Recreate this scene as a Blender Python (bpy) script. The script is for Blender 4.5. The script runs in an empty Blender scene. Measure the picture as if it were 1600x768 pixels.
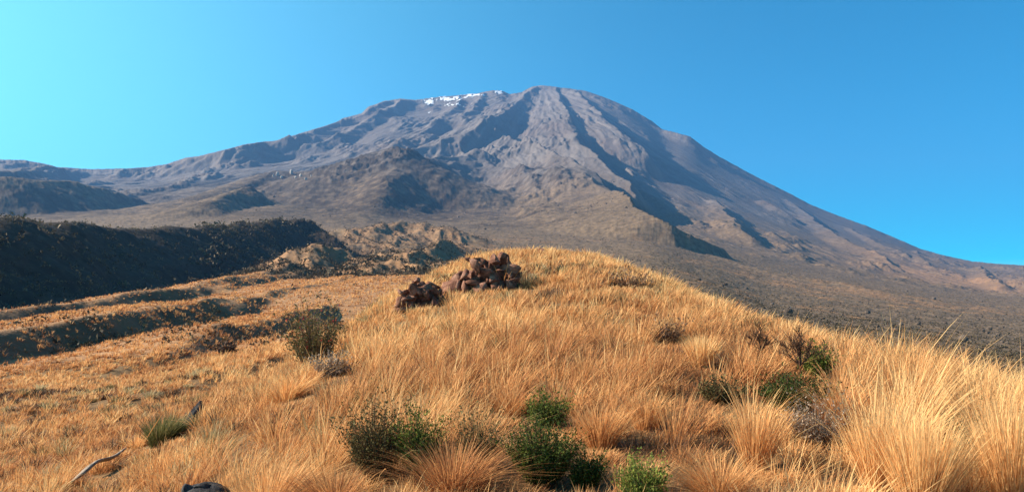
import bpy, math, random
import numpy as np

# ------------------------------------------------------------------ camera, sky, sun, exposure
SC = bpy.context.scene
COL = SC.collection
rnd = random.Random(7)
rng = np.random.default_rng(7)
F, CX, HY = 1232.0, 800.0, 480.0            # focal length / centre column / eye-level row of the photograph (1600 px wide)
EYE = 1.65

cam = bpy.data.cameras.new('camera')
cam.sensor_width = 36.0
cam.lens = 36.0 * F / 1600.0
cam.shift_y = (HY - 384.0) / 1600.0
cam.clip_start = 0.05
cam.clip_end = 40000
camo = bpy.data.objects.new('camera', cam)
COL.objects.link(camo)
camo.location = (0, 0, EYE)
camo.rotation_euler = (math.radians(90), 0, 0)
SC.camera = camo

SUN_AZ, SUN_EL = math.radians(-85), math.radians(32)     # azimuth from +Y, negative = left of the view
world = bpy.data.worlds.new('World')
SC.world = world
world.use_nodes = True
wn = world.node_tree
wn.nodes.clear()
sky = wn.nodes.new('ShaderNodeTexSky')
sky.sky_type = 'NISHITA'
sky.sun_disc = False
sky.sun_elevation = SUN_EL
sky.sun_rotation = SUN_AZ
sky.altitude = 4000
sky.air_density = 1.0
sky.dust_density = 1.0
sky.ozone_density = 2.0
hsv = wn.nodes.new('ShaderNodeHueSaturation')
hsv.inputs['Saturation'].default_value = 2.2
hsv.inputs['Hue'].default_value = 0.478
bg = wn.nodes.new('ShaderNodeBackground')
bg.inputs['Strength'].default_value = 0.075
wo = wn.nodes.new('ShaderNodeOutputWorld')
wn.links.new(sky.outputs[0], hsv.inputs['Color'])
tc = wn.nodes.new('ShaderNodeTexCoord')
dotn = wn.nodes.new('ShaderNodeVectorMath'); dotn.operation = 'DOT_PRODUCT'
ga, ge = math.radians(-72), math.radians(6)          # where the air glows palest: the sun side, low down
dotn.inputs[1].default_value = (math.sin(ga) * math.cos(ge), math.cos(ga) * math.cos(ge), math.sin(ge))
wn.links.new(tc.outputs['Generated'], dotn.inputs[0])
mr = wn.nodes.new('ShaderNodeMapRange')
mr.inputs['From Min'].default_value = -.25
mr.inputs['From Max'].default_value = 1.0
wn.links.new(dotn.outputs['Value'], mr.inputs['Value'])
pw = wn.nodes.new('ShaderNodeMath'); pw.operation = 'POWER'
pw.inputs[1].default_value = 3.2
wn.links.new(mr.outputs[0], pw.inputs[0])
addn = wn.nodes.new('ShaderNodeMix'); addn.data_type = 'RGBA'; addn.blend_type = 'ADD'
addn.clamp_factor = False
addn.inputs[7].default_value = (2.3, 5.3, 4.4, 1)
wn.links.new(pw.outputs[0], addn.inputs[0])
wn.links.new(hsv.outputs[0], addn.inputs[6])
wn.links.new(addn.outputs[2], bg.inputs['Color'])
wn.links.new(bg.outputs[0], wo.inputs['Surface'])

sun = bpy.data.lights.new('sun', 'SUN')
sun.energy = 4.8
sun.angle = math.radians(0.5)
sun.color = (1.0, 0.86, 0.68)
suno = bpy.data.objects.new('sun', sun)
COL.objects.link(suno)
# light travels from the sun: the lamp's -Z points along the rays
sd = np.array([math.sin(SUN_AZ) * math.cos(SUN_EL), math.cos(SUN_AZ) * math.cos(SUN_EL), math.sin(SUN_EL)])
from mathutils import Vector, Matrix
suno.rotation_euler = Vector(sd).to_track_quat('Z', 'Y').to_euler()
suno.location = (-30, 10, 40)

SC.view_settings.view_transform = 'Standard'
SC.view_settings.look = 'None'
SC.view_settings.exposure = 1.5
SC.view_settings.gamma = 1.0
SC.view_settings.use_curve_mapping = False
SC.render.engine = 'CYCLES'
cy = SC.cycles
cy.use_denoising = True
cy.max_bounces = 5
cy.diffuse_bounces = 3
cy.glossy_bounces = 1
cy.transmission_bounces = 3
cy.volume_bounces = 0
cy.transparent_max_bounces = 4

# ------------------------------------------------------------------ helpers
def link(o, parent=None):
    COL.objects.link(o)
    if parent is not None:
        o.parent = parent
    return o

def tag(o, label=None, cat=None, group=None, kind=None):
    if label: o['label'] = label
    if cat: o['category'] = cat
    if group: o['group'] = group
    if kind: o['kind'] = kind
    return o

def empty(name, loc, label, cat, group=None):
    o = bpy.data.objects.new(name, None)
    o.empty_display_size = 0.2
    link(o)
    o.location = loc
    return tag(o, label, cat, group)

def mesh_np(name, verts, faces_list, mat, parent=None, smooth=False, attrs=None):
    """verts (n,3); faces_list: list of (m,k) int arrays."""
    me = bpy.data.meshes.new(name)
    verts = np.asarray(verts, dtype=np.float32)
    me.vertices.add(len(verts))
    me.vertices.foreach_set('co', verts.ravel())
    loops = np.concatenate([f.ravel() for f in faces_list]).astype(np.int32)
    tot = np.concatenate([np.full(len(f), f.shape[1], dtype=np.int32) for f in faces_list])
    start = np.concatenate([[0], np.cumsum(tot)[:-1]]).astype(np.int32)
    me.loops.add(len(loops))
    me.loops.foreach_set('vertex_index', loops)
    me.polygons.add(len(tot))
    me.polygons.foreach_set('loop_start', start)
    me.polygons.foreach_set('loop_total', tot)
    if smooth:
        me.polygons.foreach_set('use_smooth', np.ones(len(tot), dtype=bool))
    if attrs:
        for k, a in attrs.items():
            at = me.attributes.new(k, 'FLOAT', 'POINT')
            at.data.foreach_set('value', np.asarray(a, dtype=np.float32).ravel())
    me.update(calc_edges=True)
    if mat: me.materials.append(mat)
    o = bpy.data.objects.new(name, me)
    return link(o, parent)

_tabs = {}
def perlin(x, y, seed=0):
    if seed not in _tabs:
        r = np.random.default_rng(1000 + seed)
        a = r.uniform(0, 2 * np.pi, 4096)
        _tabs[seed] = (np.cos(a), np.sin(a), r.permutation(4096))
    gx, gy, perm = _tabs[seed]
    xi = np.floor(x).astype(np.int64); yi = np.floor(y).astype(np.int64)
    fx = x - xi; fy = y - yi
    def g(ix, iy, dx, dy):
        h = perm[(perm[ix & 4095] + iy) & 4095]
        return gx[h] * dx + gy[h] * dy
    u = fx * fx * fx * (fx * (fx * 6 - 15) + 10)
    v = fy * fy * fy * (fy * (fy * 6 - 15) + 10)
    a = g(xi, yi, fx, fy); b = g(xi + 1, yi, fx - 1, fy)
    c = g(xi, yi + 1, fx, fy - 1); d = g(xi + 1, yi + 1, fx - 1, fy - 1)
    return ((a + u * (b - a)) * (1 - v) + (c + u * (d - c)) * v) * 1.5

def fbm(x, y, octv=5, gain=0.5, seed=0, ridged=False):
    s = 0; a = 1.0; t = 0
    for k in range(octv):
        n = perlin(x, y, seed + k)
        if ridged: n = 1 - 2 * np.abs(n)
        s = s + a * n; t += a
        x = x * 2.03 + 11.3; y = y * 2.03 - 7.7; a *= gain
    return s / t

def sstep(a, b, x):
    t = np.clip((x - a) / (b - a), 0, 1)
    return t * t * (3 - 2 * t)

def smax(a, b, k):
    h = np.clip(0.5 + 0.5 * (a - b) / k, 0, 1)
    return b + (a - b) * h + k * h * (1 - h)

def pchip(xk, yk, x):
    """monotone cubic; yk (n,m) -> (len(x),m)"""
    xk = np.asarray(xk, float); yk = np.asarray(yk, float)
    h = np.diff(xk)[:, None]; d = np.diff(yk, axis=0) / h
    m = np.zeros_like(yk); m[0] = d[0]; m[-1] = d[-1]
    s = d[:-1] * d[1:] > 0
    w1 = 2 * h[1:] + h[:-1]; w2 = h[1:] + 2 * h[:-1]
    with np.errstate(divide='ignore', invalid='ignore'):
        mm = (w1 + w2) / (w1 / d[:-1] + w2 / d[1:])
    m[1:-1] = np.where(s, mm, 0)
    i = np.clip(np.searchsorted(xk, x) - 1, 0, len(xk) - 2)
    t = ((x - xk[i]) / (xk[i + 1] - xk[i]))[:, None]; hh = (xk[i + 1] - xk[i])[:, None]
    t2 = t * t; t3 = t2 * t
    return (2 * t3 - 3 * t2 + 1) * yk[i] + (t3 - 2 * t2 + t) * hh * m[i] + (-2 * t3 + 3 * t2) * yk[i + 1] + (t3 - t2) * hh * m[i + 1]

# ------------------------------------------------------------------ terrain: a surveyed table of heights, ridges and erosion
SKY = np.array([(-600, 236), (-300, 240), (0, 249), (40, 250), (70, 256), (90, 261), (140, 264), (200, 263), (232, 261), (262, 256), (290, 246),
    (310, 244), (345, 235), (380, 226), (410, 221), (430, 220), (480, 205), (525, 191), (535, 185), (565, 177), (575, 167), (600, 158),
    (625, 154), (650, 156), (690, 151), (740, 147), (770, 141), (785, 142), (797, 147), (815, 144), (830, 136), (845, 133), (870, 136),
    (910, 141), (930, 147), (960, 158), (990, 172), (1020, 190), (1035, 202), (1060, 208), (1078, 213), (1100, 230), (1130, 248),
    (1180, 275), (1230, 300), (1270, 321), (1300, 333), (1350, 351), (1400, 372), (1440, 389), (1480, 400), (1520, 408), (1560, 412),
    (1600, 414), (1700, 418), (1900, 430), (2200, 440)], float)
YSKY = np.array([(-600, 4300), (0, 4500), (200, 4700), (300, 5000), (500, 5600), (650, 5900), (845, 6100), (1100, 6000), (1300, 5800), (1600, 5200), (2200, 5000)], float)
XS = np.array([-600, 0, 200, 400, 500, 600, 700, 800, 900, 1000, 1100, 1200, 1400, 1600, 2200], float)
ROWZ = {   # height below / above the eye (m) at forward distance (m)
    0.3: [-1.62] * 15,
    1.5: [-1.75, -1.68, -1.66, -1.64, -1.62, -1.62, -1.62, -1.6, -1.6, -1.6, -1.6, -1.6, -1.6, -1.6, -1.62],
    3: [-2.2, -1.9, -1.8, -1.68, -1.62, -1.6, -1.58, -1.56, -1.55, -1.55, -1.52, -1.5, -1.5, -1.5, -1.6],
    6: [-3.2, -2.3, -2.05, -1.72, -1.58, -1.48, -1.42, -1.40, -1.4, -1.38, -1.36, -1.36, -1.40, -1.48, -2.0],
    10: [-4.5, -3.0, -2.5, -1.75, -1.42, -1.2, -1.12, -1.08, -1.06, -1.04, -1.0, -1.0, -1.15, -1.5, -2.7],
    16: [-6, -3.6, -3.0, -1.95, -1.45, -1.0, -.8, -.7, -.62, -.58, -.58, -.72, -1.35, -2.25, -4.5],
    25: [-7, -4.2, -3.7, -2.6, -1.7, -.6, -.15, .1, .25, .2, -.1, -.72, -2.1, -3.7, -6.5],
    40: [-8, -5, -4.6, -3.7, -2.4, .2, 1.5, 2.1, 2.1, 1.45, .2, -1.6, -4, -6, -10],
    55: [-9, -5.6, -5.3, -4.7, -3.6, -.9, 2.7, 3.75, 3.55, 2.2, -.6, -4, -7.5, -9.5, -14],
    75: [-9, -6.2, -6, -5.5, -4.8, -3, .3, 1.6, 1, -2, -5, -8.5, -11, -12.5, -17],
    110: [-9, -6.8, -6.4, -5.6, -5.0, -4.4, -4.2, -5, -6, -8, -10, -12.5, -14.5, -16, -20],
}
ROWP = {   # rows where the ground was sighted in the picture
    180: [500, 494, 484, 466, 462, 460, 465, 485, 500, 515, 530, 548, 560, 574, 600],
    300: [480, 470, 460, 442, 436, 432, 432, 440, 445, 452, 470, 492, 520, 548, 590],
    500: [460, 452, 443, 430, 426, 422, 424, 425, 425, 428, 445, 474, 500, 522, 560],
    900: [425, 420, 407, 395, 387, 382, 386, 393, 395, 393, 415, 440, 468, 492, 520],
    1500: [360, 346, 340, 334, 342, 349, 352, 354, 358, 367, 388, 412, 446, 468, 480],
    2200: [320, 312, 326, 312, 320, 330, 330, 330, 340, 354, 372, 394, 436, 465, 472],
}
YK = []; EK = []
for yy, r in ROWZ.items():
    YK.append(yy); EK.append(np.array(r) / yy)
for yy, r in ROWP.items():
    YK.append(yy); EK.append((HY - np.array(r, float)) / F)
PXD = np.arange(-600, 2201, 4.0)
EKD = np.array([pchip(XS, e[:, None], PXD)[:, 0] for e in EK])
ysky = np.interp(PXD, YSKY[:, 0], YSKY[:, 1])
esky = (HY - np.interp(PXD, SKY[:, 0], SKY[:, 1])) / F
k = np.ones(9) / 9
esky_s = np.convolve(np.pad(esky, 4, mode='edge'), k, mode='valid')
for t in (0.12, 0.25, 0.4, 0.55, 0.7, 0.85, 0.94):
    pass
LY0, LY1, NLY = math.log(0.3), math.log(9500), 520
lyd = np.linspace(LY0, LY1, NLY)
near = pchip(np.log(YK), EKD, np.clip(lyd, LY0, math.log(2200)))
far = np.zeros_like(near)
e22 = EKD[-1]
Yd = np.exp(lyd)
for i, yv in enumerate(Yd):
    t = (yv - 2200) / (ysky - 2200)
    tt = np.clip(t, 0, 1)
    g = 0.92 * tt ** 0.9 + 0.08 * np.sin(np.pi * 0.5 * tt)
    e = e22 + (esky_s - e22) * g
    over = np.clip(yv - ysky, 0, None)
    e = np.where(t > 1, (esky_s * ysky - 0.45 * over) / yv, e)
    far[i] = e
ETAB = np.where(Yd[:, None] < 2200, near, far)
# soften the joints of the table a little along the distance
for _ in range(3):
    ETAB[1:-1] = 0.25 * ETAB[:-2] + 0.5 * ETAB[1:-1] + 0.25 * ETAB[2:]
    ETAB[:, 1:-1] = 0.25 * ETAB[:, :-2] + 0.5 * ETAB[:, 1:-1] + 0.25 * ETAB[:, 2:]

def base_e(px, ly):
    a = np.clip((px + 600) / 4.0, 0, len(PXD) - 1.001); b = np.clip((ly - LY0) / (LY1 - LY0) * (NLY - 1), 0, NLY - 1.001)
    i = a.astype(int); j = b.astype(int); fa = a - i; fb = b - j
    return (ETAB[j, i] * (1 - fa) + ETAB[j, i + 1] * fa) * (1 - fb) + (ETAB[j + 1, i] * (1 - fa) + ETAB[j + 1, i + 1] * fa) * fb

def find_y(px, py, ymin=2200):
    """forward distance at which the bare slope is sighted at row py"""
    ys = np.exp(np.linspace(math.log(ymin), math.log(6300), 500))
    e = base_e(np.full(500, float(px)), np.log(ys))
    tgt = (HY - py) / F
    i = np.argmax(e >= tgt) if np.any(e >= tgt) else int(np.argmax(e))
    return ys[i]

# hills and lava ridges: crest (column, row, distance), slope to the left, slope to the right, rounding
TENTS = [
    ([(-500, 330, 140), (-200, 336, 190), (0, 341, 240), (100, 349, 300), (200, 357, 370), (300, 356, 470), (400, 352, 620), (450, 351, 700), (482, 356, 730), (512, 376, 700)], .28, .76, 4.0),
    ([(-300, 270, 1500), (0, 279, 1700), (100, 290, 1900), (190, 312, 2100), (245, 324, 2250)], .28, .62, 8.0),
    ([(330, 306, 1950), (380, 289, 2200), (430, 272, 2400), (480, 267, 2450), (540, 255, 2500), (585, 241, 2500), (612, 235, 2500)], .36, .45, 30.0),
    ([(612, 235, 2500), (618, 255, 2350), (606, 290, 2050), (580, 326, 1750), (560, 345, 1500)], .36, .70, 36.0),
    ([(612, 235, 2500), (655, 247, 2800), (700, 250, 3100), (740, 240, 3400)], .35, .6, 10.0),
    ([(330, 318, 1500), (365, 303, 1700), (395, 300, 1800)], .3, .62, 6.0),
    ([(560, 362, 900), (600, 354, 990), (640, 351, 1020), (690, 358, 1000)], .3, .32, 9.0),
    # grassy benches in the valley on the left
    ([(-150, 545, 60), (-20, 517, 72), (100, 497, 86), (200, 481, 105), (300, 470, 130), (400, 465, 170), (475, 468, 230)], .13, .66, 0.9),
    ([(30, 624, 42), (90, 605, 48), (150, 583, 54), (250, 545, 64), (330, 517, 82), (420, 497, 108), (500, 479, 145), (600, 452, 220), (660, 436, 290)], .13, .66, 0.7),
    ([(-100, 492, 130), (0, 480, 150), (200, 460, 185), (330, 441, 235), (450, 418, 340), (520, 398, 450)], .2, .66, 1.2),
    ([(250, 610, 34), (330, 590, 40), (420, 558, 50), (470, 540, 58), (560, 505, 80)], .16, .5, 0.5),
    ([(640, 403, 480), (590, 413, 420), (500, 422, 360), (420, 432, 290), (340, 447, 225)], .22, .75, 1.2),
    ([(700, 389, 560), (640, 410, 430), (570, 427, 320), (500, 441, 240), (430, 455, 180)], .22, .75, 1.2),
    # flank of the brown apron on the right
    ([(1000, 372, 1400), (1100, 398, 1250), (1200, 424, 1100), (1300, 440, 1050)], .2, .3, 8.0),
]
# spurs, lava ribs on the cone: (column, row, height) laid on the bare slope
SPURS = [
    ([(750, 258, 12), (800, 276, 30), (850, 287, 36), (900, 304, 38), (940, 325, 34), (985, 352, 18)], .2, .42),
    ([(838, 142, 20), (806, 168, 70), (778, 192, 90), (740, 212, 90), (690, 228, 80), (640, 244, 50)], .30, .85),
    ([(868, 140, 10), (876, 165, 50), (886, 190, 70), (900, 225, 90), (935, 255, 100), (975, 290, 90), (990, 312, 60)], .35, .9),
    ([(890, 140, 10), (915, 165, 50), (945, 195, 85), (975, 222, 100), (1012, 250, 80)], .35, .9),
    ([(785, 216, 40), (830, 238, 55), (860, 256, 60), (917, 290, 76), (960, 318, 82), (990, 340, 72), (1050, 366, 52), (1130, 392, 24)], .22, 1.15),
    ([(1030, 205, 30), (1060, 214, 60), (1090, 232, 50), (1120, 258, 20)], .4, .9),
    ([(610, 158, 30), (560, 185, 60), (500, 205, 80), (430, 228, 90), (360, 243, 80), (290, 255, 60), (200, 268, 40)], .30, .75),
    ([(655, 158, 20), (625, 168, 50), (575, 190, 60), (530, 215, 60), (480, 230, 60), (440, 226, 60)], .3, .7),
    ([(720, 150, 15), (715, 165, 35), (700, 185, 45), (660, 215, 50), (610, 235, 40)], .35, .6),
    ([(760, 145, 15), (745, 170, 40), (720, 195, 50)], .4, .75),
    ([(1125, 318, 25), (1145, 345, 40), (1170, 375, 30), (1190, 395, 15)], .4, .6),
    ([(1195, 318, 30), (1215, 328, 35), (1240, 345, 15)], .5, .75),
    ([(1235, 318, 15), (1270, 345, 30), (1310, 370, 35), (1370, 400, 30), (1410, 422, 15)], .35, .7),
    ([(1330, 360, 10), (1380, 385, 25), (1450, 412, 25)], .35, .65),
    ([(1530, 420, 12), (1550, 440, 25), (1570, 452, 15)], .35, .6),
    ([(120, 268, 30), (60, 275, 50), (0, 280, 60), (-200, 285, 60)], .3, .6),
]

def prep_poly(pts):
    P = np.array(pts, float)
    # resample so that crests run smoothly and a bit crooked
    s = np.concatenate([[0], np.cumsum(np.hypot(np.diff(P[:, 0]), np.diff(P[:, 1])))])
    n = max(3, int(s[-1] / 1) + 1) if False else 4 * (len(P) - 1) + 1
    q = np.interp(np.linspace(0, len(P) - 1, n), np.arange(len(P)), s)
    return pchip(s, P, q) if len(P) > 2 else np.array([np.interp(q, s, P[:, c]) for c in range(P.shape[1])]).T

RIDGES = []     # (XYZ crest, base mode flag, left, right, rounding)
for pts, sl, sr, k in TENTS:
    Q = prep_poly(pts)
    Y = Q[:, 2]
    RIDGES.append((np.c_[(Q[:, 0] - CX) / F * Y, Y, (HY - Q[:, 1]) / F * Y], False, sl, sr, k))
for pts, sl, sr in SPURS:
    Q = prep_poly(pts)
    out = []
    for (px, py, h) in Q:
        big = Q[0, 0] == 785 and Q[0, 1] == 216         # the long lava rib in front of the ash chute
        y0 = 1250 if big else 2200 if Q[:, 2].max() > 70 or px > 1100 else (1150 if Q[:, 2].max() > 15 else 330)
        Y = find_y(px, py, y0)
        if big: h *= min(1.0, .25 + .75 * Y / 4000)
        Y = find_y(px, min(py + h / Y * F, 470), y0)
        out.append(((px - CX) / F * Y, Y, h))
    A = np.array(out)
    for _ in range(4):
        A[1:-1] = .25 * A[:-2] + .5 * A[1:-1] + .25 * A[2:]
    # the order of the points decides the sides; spurs run downhill
    RIDGES.append((A, True, sl, sr, (.25 if 20 < A[:, 2].max() < 60 else .12) * A[:, 2].max() + .3))

def ridge_field(X, Y, R):
    """signed distance and crest value of the nearest point on a crest polyline"""
    best = np.full(X.shape, 1e18); val = np.zeros_like(X); sx = np.zeros_like(X); ws = np.zeros_like(X)
    tot = np.hypot(np.diff(R[:, 0]), np.diff(R[:, 1])).mean()
    for a, b in zip(R[:-1], R[1:]):
        dx, dy = b[0] - a[0], b[1] - a[1]
        L2 = dx * dx + dy * dy + 1e-9
        t = np.clip(((X - a[0]) * dx + (Y - a[1]) * dy) / L2, 0, 1)
        ex = X - (a[0] + t * dx); ey = Y - (a[1] + t * dy)
        d2 = ex * ex + ey * ey
        best = np.minimum(best, d2)
        # "right" = towards +X of the crest, measured square to it
        L = math.sqrt(L2)
        nx, ny = (dy / L, -dx / L)
        if nx - .35 * ny < 0: nx, ny = -nx, -ny
        w = (1 + d2 / (.05 * tot * tot)) ** -4           # nearby stretches of the crest blend into each other
        ws += w; val += w * (a[2] + t * (b[2] - a[2])); sx += w * (ex * nx + ey * ny)
    return np.sqrt(best), val / ws, sx / ws

def terrain(X, Y, detail=True):
    """height relative to z=0 (the eye is at EYE)"""
    X = np.asarray(X, float); Y = np.maximum(np.asarray(Y, float), 0.3)
    px = CX + F * X / Y
    z = base_e(px, np.log(Y)) * Y
    # bend the sampling point so that crests and gullies are crooked
    w = sstep(60, 400, Y); w2 = sstep(1200, 3000, Y)
    w = sstep(30, 110, Y)
    WX = X + w * 7 * fbm(X / 34, Y / 34, 4, .6, seed=50) + w2 * 45 * fbm(X / 260, Y / 260, 4, seed=60)
    WY = Y + w * 7 * fbm(X / 34, Y / 34, 4, .6, seed=70) + w2 * 45 * fbm(X / 260, Y / 260, 4, seed=80)
    for R, onbase, sl, sr, k in RIDGES:
        zr = np.abs(R[:, 2]).max()
        reach = (zr + 2 * k) / min(sl, sr) * (1.3 if onbase else 1.6) + 60
        m = (X > R[:, 0].min() - reach) & (X < R[:, 0].max() + reach) & (Y > R[:, 1].min() - reach) & (Y < R[:, 1].max() + reach)
        if not m.any(): continue
        d, v, s = ridge_field(WX[m], WY[m], R)
        side = 0.5 + 0.5 * np.clip(s / (d + 1e-6), -1, 1)
        slope = sl + (sr - sl) * side
        if onbase:
            dz = v - slope * d
            z[m] = z[m] + smax(dz, np.zeros_like(dz), k)
        else:
            v = v + np.clip(np.mean(R[:, 1]) / 110, .5, 1.4) * fbm(X[m] / (8 + np.mean(R[:, 1]) / 9), Y[m] / (8 + np.mean(R[:, 1]) / 9), 3, .55, seed=310)
            t = v - slope * (np.sqrt(d * d + k * k) - k)
            z[m] = smax(z[m], t, k * 0.8)
    if detail:
        # erosion: gullies running down from the summit, then roughness at smaller and smaller sizes
        m = Y > 900
        if m.any():
            x, y = X[m], Y[m]
            sxm, sym = 223.0, 6100.0
            th = np.arctan2(x - sxm, sym - y); rho = np.hypot(x - sxm, y - sym)
            wm = sstep(1200, 3200, y)
            g = fbm(th * 16 + 0.4 * fbm(x / 300, y / 300, 2, seed=90), rho / 1500, 4, .55, seed=100, ridged=True)
            hz = wm * (34 * (g - .2) * np.clip(rho / 1200, .25, 1) + 14 * fbm(x / 420, y / 420, 3, .5, seed=110))
            hz = hz + sstep(900, 2000, y) * (7 + 3 * sstep(2600, 3600, y)) * fbm(x / 110, y / 110, 5, .55, seed=120, ridged=True) * (0.45 + .8 * sstep(-.1, .5, fbm(x / 500, y / 500, 2, seed=125)))
            hz = hz + wm * 9 * fbm(th * 46 + .3 * fbm(x / 200, y / 200, 2, seed=92), rho / 600, 3, .5, seed=240, ridged=True) * np.clip(rho / 1200, .2, 1)
            crag = sstep(.02, .35, fbm(x / 240, y / 420, 3, .55, seed=250))
            hz = hz * (.62 + .38 * crag)
            hz = hz + sstep(1300, 2400, y) * crag * 17 * fbm(x / 75, y / 75, 4, .6, seed=260, ridged=True)
            pxm = CX + F * x / y          # the ash chute on the right flank lies smooth
            chute = sstep(960, 1060, pxm) * (1 - .6 * sstep(1330, 1450, pxm)) * sstep(2600, 3300, y)
            rib = sstep(880, 940, pxm) * (1 - sstep(1120, 1200, pxm)) * sstep(1200, 1500, y) * (1 - sstep(2900, 3300, y))
            z[m] += hz * (1 - .72 * chute) * (1 - .3 * rib) * (1 - .3 * sstep(4300, 5200, y))
        m = (Y > 60)
        if m.any():
            x, y = X[m], Y[m]
            w = sstep(60, 350, y) * (1 - .5 * sstep(1500, 3000, y))
            z[m] += w * (1.8 * fbm(x / 38, y / 38, 5, .55, seed=130) + 1.1 * fbm(x / 12, y / 12, 3, .6, seed=140, ridged=True) * sstep(200, 700, y))
        m = (Y > 300) & (Y < 1300)
        if m.any():
            x, y = X[m], Y[m]
            w = sstep(300, 400, y) * (1 - sstep(950, 1250, y)) * sstep(-.36, -.27, x / y) * (1 - sstep(-.08, -.02, x / y))
            z[m] += w * 7.5 * fbm((x + .22 * y) / 40, (y - .4 * x) / 120, 4, .45, seed=270, ridged=True)
        m = Y < 400
        if m.any():
            x, y = X[m], Y[m]
            w = sstep(2.5, 25, y)
            z[m] += w * (.16 * fbm(x / 6, y / 6, 3, .5, seed=150)) + .05 * fbm(x / 1.3, y / 1.3, 3, .5, seed=160) * sstep(1.5, 4, y)
    return z + EYE

def gz(x, y):
    return float(terrain(np.array([x]), np.array([y]))[0])

def at(px, Y):
    x = (px - CX) / F * Y
    return Vector((x, Y, gz(x, Y)))

# ------------------------------------------------------------------ materials
def new_mat(name):
    m = bpy.data.materials.new(name)
    m.use_nodes = True
    nt = m.node_tree
    b = nt.nodes['Principled BSDF']
    b.inputs['Roughness'].default_value = 0.95
    b.inputs['Specular IOR Level'].default_value = 0.1
    return m, nt, b

def N(nt, t, **kw):
    n = nt.nodes.new(t)
    for k, v in kw.items():
        setattr(n, k, v)
    return n

def noise(nt, scale, detail=6, rough=.6, co=None):
    n = N(nt, 'ShaderNodeTexNoise')
    n.inputs['Scale'].default_value = scale
    n.inputs['Detail'].default_value = detail
    n.inputs['Roughness'].default_value = rough
    if co is not None: nt.links.new(co, n.inputs['Vector'])
    return n.outputs[0]

def ramp(nt, fac, stops):
    r = N(nt, 'ShaderNodeValToRGB')
    while len(r.color_ramp.elements) < len(stops): r.color_ramp.elements.new(0.5)
    for e, (p, c) in zip(r.color_ramp.elements, stops):
        e.position = p
        e.color = (*c, 1) if len(c) == 3 else c
    nt.links.new(fac, r.inputs[0])
    return r.outputs[0]

def mix(nt, fac, a, b):
    m = N(nt, 'ShaderNodeMix', data_type='RGBA')
    if isinstance(fac, float): m.inputs[0].default_value = fac
    else: nt.links.new(fac, m.inputs[0])
    for s, v in ((6, a), (7, b)):
        if isinstance(v, tuple): m.inputs[s].default_value = (*v, 1)
        else: nt.links.new(v, m.inputs[s])
    return m.outputs[2]

def attr(nt, name):
    a = N(nt, 'ShaderNodeAttribute', attribute_name=name)
    return a.outputs['Fac']

def terrain_mat():
    m, nt, b = new_mat('hillside')
    pos = N(nt, 'ShaderNodeNewGeometry').outputs['Position']
    ash = ramp(nt, noise(nt, .006, 8, .65, pos), [(.3, (.090, .077, .070)), (.5, (.134, .114, .104)), (.7, (.183, .157, .144))])
    red = ramp(nt, noise(nt, .02, 8, .65, pos), [(.3, (.08, .05, .037)), (.6, (.135, .09, .067)), (.8, (.18, .13, .10))])
    ash = mix(nt, ramp(nt, noise(nt, .0022, 7, .65, pos), [(.5, (0, 0, 0)), (.7, (1, 1, 1))]), ash, red)
    scrub = ramp(nt, noise(nt, .09, 8, .75, pos), [(.3, (.055, .039, .025)), (.5, (.138, .095, .06)), (.7, (.24, .163, .10))])
    gold = ramp(nt, noise(nt, .16, 9, .7, pos), [(.28, (.10, .055, .028)), (.45, (.29, .15, .072)), (.7, (.42, .235, .115))])
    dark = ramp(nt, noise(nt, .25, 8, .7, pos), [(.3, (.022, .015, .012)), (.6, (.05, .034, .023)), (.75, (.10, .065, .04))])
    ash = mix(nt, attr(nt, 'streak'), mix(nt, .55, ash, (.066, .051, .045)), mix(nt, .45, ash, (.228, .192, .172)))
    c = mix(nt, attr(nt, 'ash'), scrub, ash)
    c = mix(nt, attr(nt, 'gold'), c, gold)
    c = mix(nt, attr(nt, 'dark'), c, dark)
    nt.links.new(c, b.inputs['Base Color'])
    bp = N(nt, 'ShaderNodeBump')
    bp.inputs['Strength'].default_value = .5
    bp.inputs['Distance'].default_value = 1.2
    nt.links.new(noise(nt, .35, 5, .65, pos), bp.inputs['Height'])
    bp2 = N(nt, 'ShaderNodeBump')
    bp2.inputs['Strength'].default_value = .55
    bp2.inputs['Distance'].default_value = 9
    nt.links.new(noise(nt, .03, 6, .7, pos), bp2.inputs['Height'])
    nt.links.new(bp.outputs[0], bp2.inputs['Normal'])
    fm = N(nt, 'ShaderNodeMix', data_type='VECTOR')
    nt.links.new(attr(nt, 'ash'), fm.inputs[0])
    nt.links.new(bp.outputs[0], fm.inputs[4])
    nt.links.new(bp2.outputs[0], fm.inputs[5])
    nt.links.new(fm.outputs[1], b.inputs['Normal'])
    return m

def soil_mat():
    m, nt, b = new_mat('soil')
    pos = N(nt, 'ShaderNodeNewGeometry').outputs['Position']
    c = ramp(nt, noise(nt, 5, 8, .7, pos), [(.3, (.055, .03, .016)), (.5, (.13, .075, .036)), (.75, (.28, .18, .095))])
    c2 = ramp(nt, noise(nt, .9, 5, .6, pos), [(.3, (.08, .042, .02)), (.5, (.20, .12, .055)), (.7, (.30, .19, .09))])
    nt.links.new(mix(nt, .5, c, c2), b.inputs['Base Color'])
    bp = N(nt, 'ShaderNodeBump')
    bp.inputs['Strength'].default_value = .6
    bp.inputs['Distance'].default_value = .05
    nt.links.new(noise(nt, 18, 5, .7, pos), bp.inputs['Height'])
    nt.links.new(bp.outputs[0], b.inputs['Normal'])
    return m

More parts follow.
